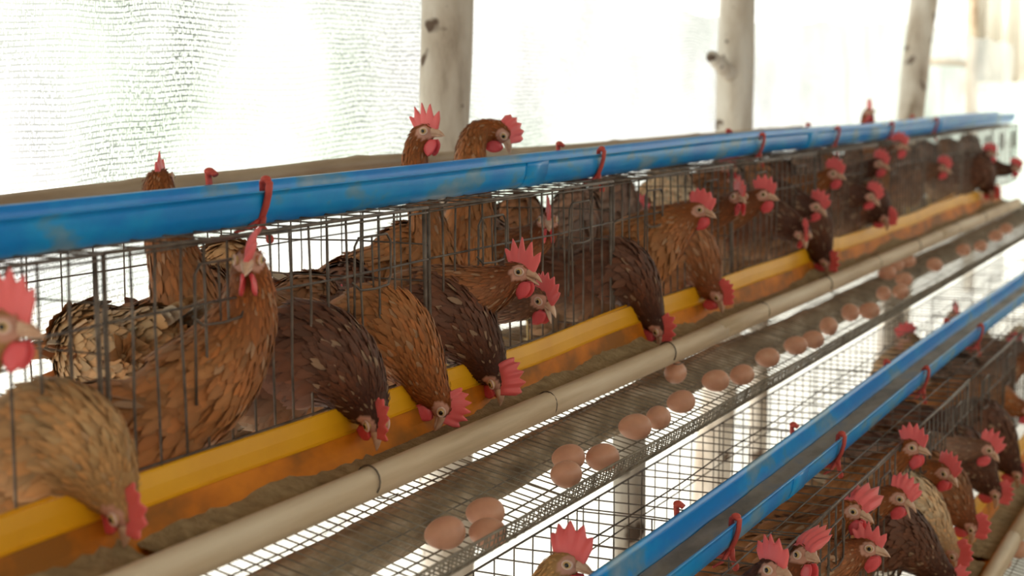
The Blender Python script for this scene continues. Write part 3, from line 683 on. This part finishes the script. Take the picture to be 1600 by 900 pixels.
    # ---- legs
    for sg in (1, -1):
        hip = bc-Bf*.005+Bl*sg*.033*s-Bu*.085*s; ft = np.array([hip[0]+.01*q.normal(), hip[1]+.01*q.normal(), .006])
        if ft[2] < hip[2]-.02:
            m = MB(); kn = (hip+ft)/2-Bf*.015; m.tube([hip+np.array((0, 0, .02)), kn, ft], [.010, .0055, .005], 8)
            for a in (-35, 0, 35, 180):
                dd = frame(byaw+a, 0)[:, 0]; m.tube([ft, ft+dd*.022+(0, 0, .001), ft+dd*(.040 if a < 100 else .02)-(0, 0, .003)], [.0045, .0035, .0015], 6)
            m.build('leg', M['shank'], root)
    head_parts(root, Hm, hp, comb, flop, gape, NH, nf < 1000, spk)
    return root

FEED = dict(byaw=0, bpitch=-6, up=.8, neckpull=.13, nr=1.45, comb=.88)
BIG = dict(nf=3000)
# upper tier, front row, from near to far
hen(8, 512, -1.17, 8, 0, (.20, -.06, -.25), 'tan', 'blurred hen with big pink comb cut off by the left edge of the photo', comb=1.2, **BIG)
hen(192, 795, -1.185, -20, -80, (.13, -.03, -.25), 'tan', 'blurred tan hen feeding head down in the trough, nearest to the camera', tint=1.0, **{**FEED, **BIG, 'nr': 1.3})
hen(388, 408, -1.225, -62, -8, (.10, -.13, -.255), 'rust', 'rust hen staring straight at the camera above the yellow trough', byaw=52, bpitch=2, up=.4, nr=1.3, neckpull=.10, np2=1.7, flop=.3, comb=.9, **BIG)
hen(586, 655, -1.185, -35, -75, (.15, -.03, -.235), 'dark', 'dark necked hen feeding left of the rust brown feeding hen', **{**FEED, **BIG})
hen(690, 632, -1.19, 15, -95, (.15, -.04, -.225), 'rust', 'rust brown hen feeding between two dark feeding hens', **{**FEED, **BIG, 'nr': 1.35})
hen(778, 592, -1.19, -35, -70, (.16, -.06, -.225), 'dark', 'dark hen feeding, right of the rust feeding hen', flop=.5, **{**FEED, **BIG})
hen(812, 425, -1.165, -8, -8, (.15, -.10, -.245), 'brown', 'brown hen in profile with tall spiky pink comb and clear round eye', roll=0, bpitch=10, up=.9, gape=.5, comb=1.1, spk=1.9, nr=1.3, neckpull=.09, **BIG)
hen(846, 468, -1.175, -22, -28, (.22, .02, -.22), 'grey', 'open beaked hen peering just below the spiky combed one', gape=1.3, comb=1.0, bpitch=5, up=.2, **BIG)
hen(856, 345, -1.33, -62, -5, (.33, .02, -.22), 'brown', 'hen facing the camera inside the cage behind the spiky combed one', comb=1.0, gape=.5, **BIG)
hen(1030, 512, -1.18, -20, -82, (.13, -.05, -.225), 'dark', 'very dark feeding hen beside the end of the second trough', **{**FEED, 'nr': 1.3})
hen(1092, 328, -1.185, -5, -12, (.11, -.09, -.235), 'rust', 'brown hen looking right with white ear patch and red wattle, mid row', up=1.2, nr=1.5, comb=.95)
hen(1122, 460, -1.185, -15, -65, (.13, .0, -.23), 'brown', 'speckled brown feeding hen under the mid row looker', tint=1.15, **{**FEED, 'nr': 1.25})
hen(1154, 308, -1.20, -50, -5, (.18, .02, -.21), 'brown', 'hen facing forward squeezed between two profile heads', up=1.2)
hen(1192, 305, -1.185, -8, -5, (.15, -.02, -.21), 'brown', 'brown hen in profile right of the squeezed one', up=1.2, nr=1.15)
hen(1256, 366, -1.18, -60, -50, (.14, .0, -.22), 'dark', 'hen bending forward with its pink comb towards the camera', up=1.0, nr=1.2)
hen(1274, 322, -1.20, -5, -30, (.14, -.03, -.20), 'dark', 'dark hen stooping behind the forward bending one', up=1.1, nr=1.3)
hen(1292, 408, -1.18, -25, -80, (.12, -.02, -.23), 'dark', 'dark hen feeding below the forward bending one', **FEED)
hen(1302, 272, -1.21, -15, -10, (.16, 0, -.20), 'rust', 'rust hen with raised head at mid distance', up=1.3)
hen(1360, 306, -1.19, -10, -35, (.14, -.03, -.21), 'dark', 'dark hen with arched pink comb stooping to the trough', up=1.0, nr=1.2)
hen(1383, 340, -1.18, -10, -70, (.12, 0, -.23), 'dark', 'small dark hen feeding right of the arched comb', nf=900, **FEED)
hen(1374, 256, -1.21, -20, -15, (.15, 0, -.20), 'dark', 'dark hen with head up behind the arched comb', up=1.3)
hen(1404, 228, -1.25, -10, -5, (.20, .1, -.20), 'brown', 'hen stretching its bright comb up to the upper gutter at mid distance', up=1.4)
hen(1472, 262, -1.20, -10, -20, (.14, 0, -.21), 'grey', 'greyish hen alone leaning out towards the far trough', up=1.0, nf=900)
hen(1546, 240, -1.20, -5, 0, (.16, -.05, -.21), 'dark', 'small dark hen upright at the far end of the row', up=1.3, nf=900)
hen(1585, 262, -1.12, -5, -15, (.12, .0, -.21), 'dark', 'furthest hen reaching right past the others', up=.8, nf=900)
hen(1550, 300, -1.18, -15, -80, (.10, -.1, -.22), 'dark', 'dark hen feeding at the far end of the row', nf=900, **FEED)
# upper tier, heads over the gutter
hen(250, 281, -1.50, 118, 0, (.25, -.02, -.22), 'rust', 'back of a rust hen head above the nearest stretch of gutter', up=1.5, comb=.7, nr=.95, **BIG)
hen(664, 208, -1.48, -8, 4, (.24, -.06, -.20), 'rust', 'alert hen with tall red comb in front of the thick trunk post', up=1.6, comb=1.05, spk=1.9, nr=.72, **BIG)
hen(784, 208, -1.46, 12, -58, (.27, -.16, -.18), 'rust', 'hen drinking with beak dipped in the upper gutter', up=1.8, nr=.8, comb=.8, flop=.6, neckpull=.16, tint=1.1, **BIG)
hen(1358, 175, -1.47, -60, 0, (.25, 0, -.21), 'rust', 'small red faced hen above the far part of the upper gutter', up=1.4, nf=800)
hen(1136, 262, -1.42, -20, 0, (.22, 0, -.20), 'brown', 'hen whose comb touches the underside of the upper gutter', up=1.4, nf=900)
# upper tier, back of the cages
def rear(px, c, yaw, lb, X=-1.53, dz=-.235, bp=5, tier=1, pyx=400, hup=.03, **kw):
    zt = TIER[tier][1]; b = np.array([X, yAt(px, X, pyx), zt+dz]); f_ = frame(yaw, 0)[:, 0]; h = b+f_*.135+np.array((0, 0, hup))
    hen(tuple(h), None, None, yaw, -45, tuple(b), c, lb, byaw=yaw, bpitch=bp, tier=tier, up=.6, **{**dict(nf=1500, comb=.8), **kw})
REAR = [(330, 'tan', 100, 'tan hen half hidden behind the staring hen', 22), (262, 'brown', 80, 'brown hen at the rear left of the staring hen, below the back of a head', 14), (428, 'brown', 75, 'brown hen at the rear right of the staring hen', 5), (515, 'dark', 95, 'dark backed hen behind the first wire door', 5), (590, 'rust', 60, 'rust backed hen resting behind the first wire door', 20), (660, 'rust', 85, 'rust hen at the rear between the two near wire doors', 5), (735, 'grey', 120, 'greyish hen at the rear under the drinking hen', 30), (800, 'brown', 100, 'hen at the rear left of the forward facing hen', 25),
        (880, 'grey', 80, 'grey brown hen at the rear right of the forward facing hen', 25), (930, 'grey', 60, 'grey brown hen standing behind the very dark feeding hen', 30), (985, 'brown', 110, 'brown hen at the rear just past the second partition', 15), (1040, 'pale', 100, 'pale hen at the rear left of the mid row looker', 35), (1085, 'brown', 80, 'hen at the rear behind the mid row looker', 25), (1125, 'grey', 95, 'hen at the rear behind the squeezed head', 30), (1165, 'brown', 70, 'hen at the rear past mid row', 25),
        (1205, 'dark', 90, 'dark hen at the rear under the far gutter', 25), (1245, 'grey', 80, 'hen at the rear left of the raised rust head', 30), (1285, 'brown', 100, 'hen at the rear behind the raised rust head', 25), (1325, 'grey', 80, 'hen at the rear among far heads', 25), (1365, 'brown', 95, 'hen at the rear behind the arched comb', 25), (1400, 'grey', 80, 'hen at the rear behind the stretching hen', 20), (1435, 'grey', 90, 'hen at the rear left of the lone leaning hen', 20), (1470, 'brown', 90, 'hen at the rear behind the lone leaning hen', 20), (1505, 'grey', 90, 'furthest hen resting at the rear of the upper cages', 20)]
rear(182, 'tan', 160, 'hen turned away showing pale tail feathers behind the staring hen', X=-1.52, dz=-.20, bp=-8, hup=-.06, tint=.85, nf=2800)
for k, (px, c, yw, lb, bp) in enumerate(REAR):
    rear(px, c, yw, lb, dz=-.235+bp*.0030, bp=bp, nf=2200 if px < 800 else 1300)
# lower tier, front row
hen(1206, 890, -.68, -30, 5, (.18, -.05, -.22), 'dark', 'dark hen at the bottom edge left of the pinkish faced hen', up=1.2, comb=1.05, **BIG)
hen(1254, 868, -.68, -38, 12, (.20, .02, -.20), 'brown', 'pinkish faced hen at the bottom edge with folded comb', up=1.2, flop=.8, **BIG)
hen(1354, 855, -.66, -2, -6, (.15, -.10, -.20), 'brown', 'golden brown hen with round eye and short comb at the bottom right', up=.8, tint=1.25, comb=.85, spk=1.8, nr=1.2, **BIG)
hen(1334, 797, -.69, -18, -12, (.18, -.07, -.19), 'rust', 'rust hen with comb like a cap just above the golden brown hen', up=1.0, flop=.9, comb=.95, **BIG)
hen(1404, 776, -.66, -10, -25, (.15, -.08, -.19), 'rust', 'open beaked hen right of the cap combed hen', up=.9, gape=1.5, comb=.95, flop=.2, **BIG)
hen(1424, 699, -.68, -12, -4, (.16, -.06, -.18), 'rust', 'tall rust hen, topmost head of the lower tier group', up=1.2, **BIG)
hen(1476, 737, -.65, -25, -28, (.14, -.02, -.20), 'rust', 'hen with drooping wattle right of the topmost head', up=.8)
hen(1540, 700, -.62, 5, -35, (.14, -.08, -.20), 'grey', 'grey necked hen bending with comb sticking out to the right', up=.7)
hen(1490, 862, -.62, -15, -80, (.14, -.08, -.20), 'pale', 'pale tan hen feeding in the lower trough', **{**FEED, 'nf': 2600, 'nr': 1.25})
hen(1484, 905, -.60, 10, -80, (.14, -.14, -.22), 'dark', 'dark hen feeding at the bottom edge of the lower trough', **{**FEED, 'nf': 2600})
hen(1518, 820, -.61, -10, -82, (.13, -.03, -.21), 'brown', 'brown hen feeding beyond the pale one in the lower trough', **FEED)
hen(1556, 768, -.61, -10, -82, (.13, -.06, -.21), 'dark', 'dark hen feeding with its head by the grey necked hen', **FEED)
hen(1590, 738, -.61, -10, -82, (.13, -.03, -.21), 'dark', 'dark hen feeding at the right edge of the photo', **FEED)
hen(1606, 640, -.64, -10, -40, (.13, -.06, -.20), 'rust', 'rust hen leaving the photo at the right edge', up=.8)
hen(1612, 560, -.66, -10, -20, (.13, -.06, -.20), 'brown', 'blurred brown hen far along the lower row at the right edge', up=.8, nf=900)
hen(1590, 540, -.80, 160, -20, (.26, -.06, -.22), 'grey', 'blurred hen behind the slats at the right edge', byaw=150, nf=900)
# lower tier, behind the gutter
hen(886, 880, -.93, -5, -4, (.30, -.10, -.22), 'tan', 'cut off hen with large red comb at the bottom edge left of the lower gutter', up=1.6, comb=1.25, nr=.95, flop=.15, **BIG)
hen(1492, 492, -1.02, -60, 0, (.30, 0, -.20), 'pale', 'hen coloured pale as if backlit poking up behind the lower gutter far along', up=1.5, nf=900)  # pale plumage colour stands in for light from behind
hen(1418, 528, -1.02, 200, -10, (.32, 0, -.20), 'pale', 'hen coloured peach as if backlit behind the lower gutter', up=1.2, byaw=200, nf=900)  # backlight put into the plumage by the pale palette
for px, py, c, yw, lb in ((1120, 905, 'tan', 80, 'tan hen crouching under the lower gutter beside the near tie'), (1175, 800, 'pale', 100, 'pale tan hen crouching below the lower gutter left of the rust one'), (1255, 760, 'brown', 80, 'brown hen crouching below the second tie of the lower gutter'), (1310, 720, 'rust', 100, 'rust hen crouching below the lower gutter beyond the second tie'), (1362, 670, 'brown', 80, 'brown hen crouching below the lower gutter between the second and third ties'),
        (1410, 625, 'grey', 95, 'grey brown hen below the third tie of the lower gutter'), (1455, 590, 'rust', 80, 'blurred rust hen below the lower gutter past the third tie'), (1500, 555, 'grey', 90, 'blurred hen below the furthest tie of the lower gutter')):
    rear(px, c, yw, lb, X=-.93, dz=-.24, tier=2, pyx=py, nf=2000, hup=-.03)
rear(1235, 'tan', 95, 'blurred tan hen low behind the lower gutter', X=-1.02, dz=-.25, tier=2, pyx=640, hup=-.03)
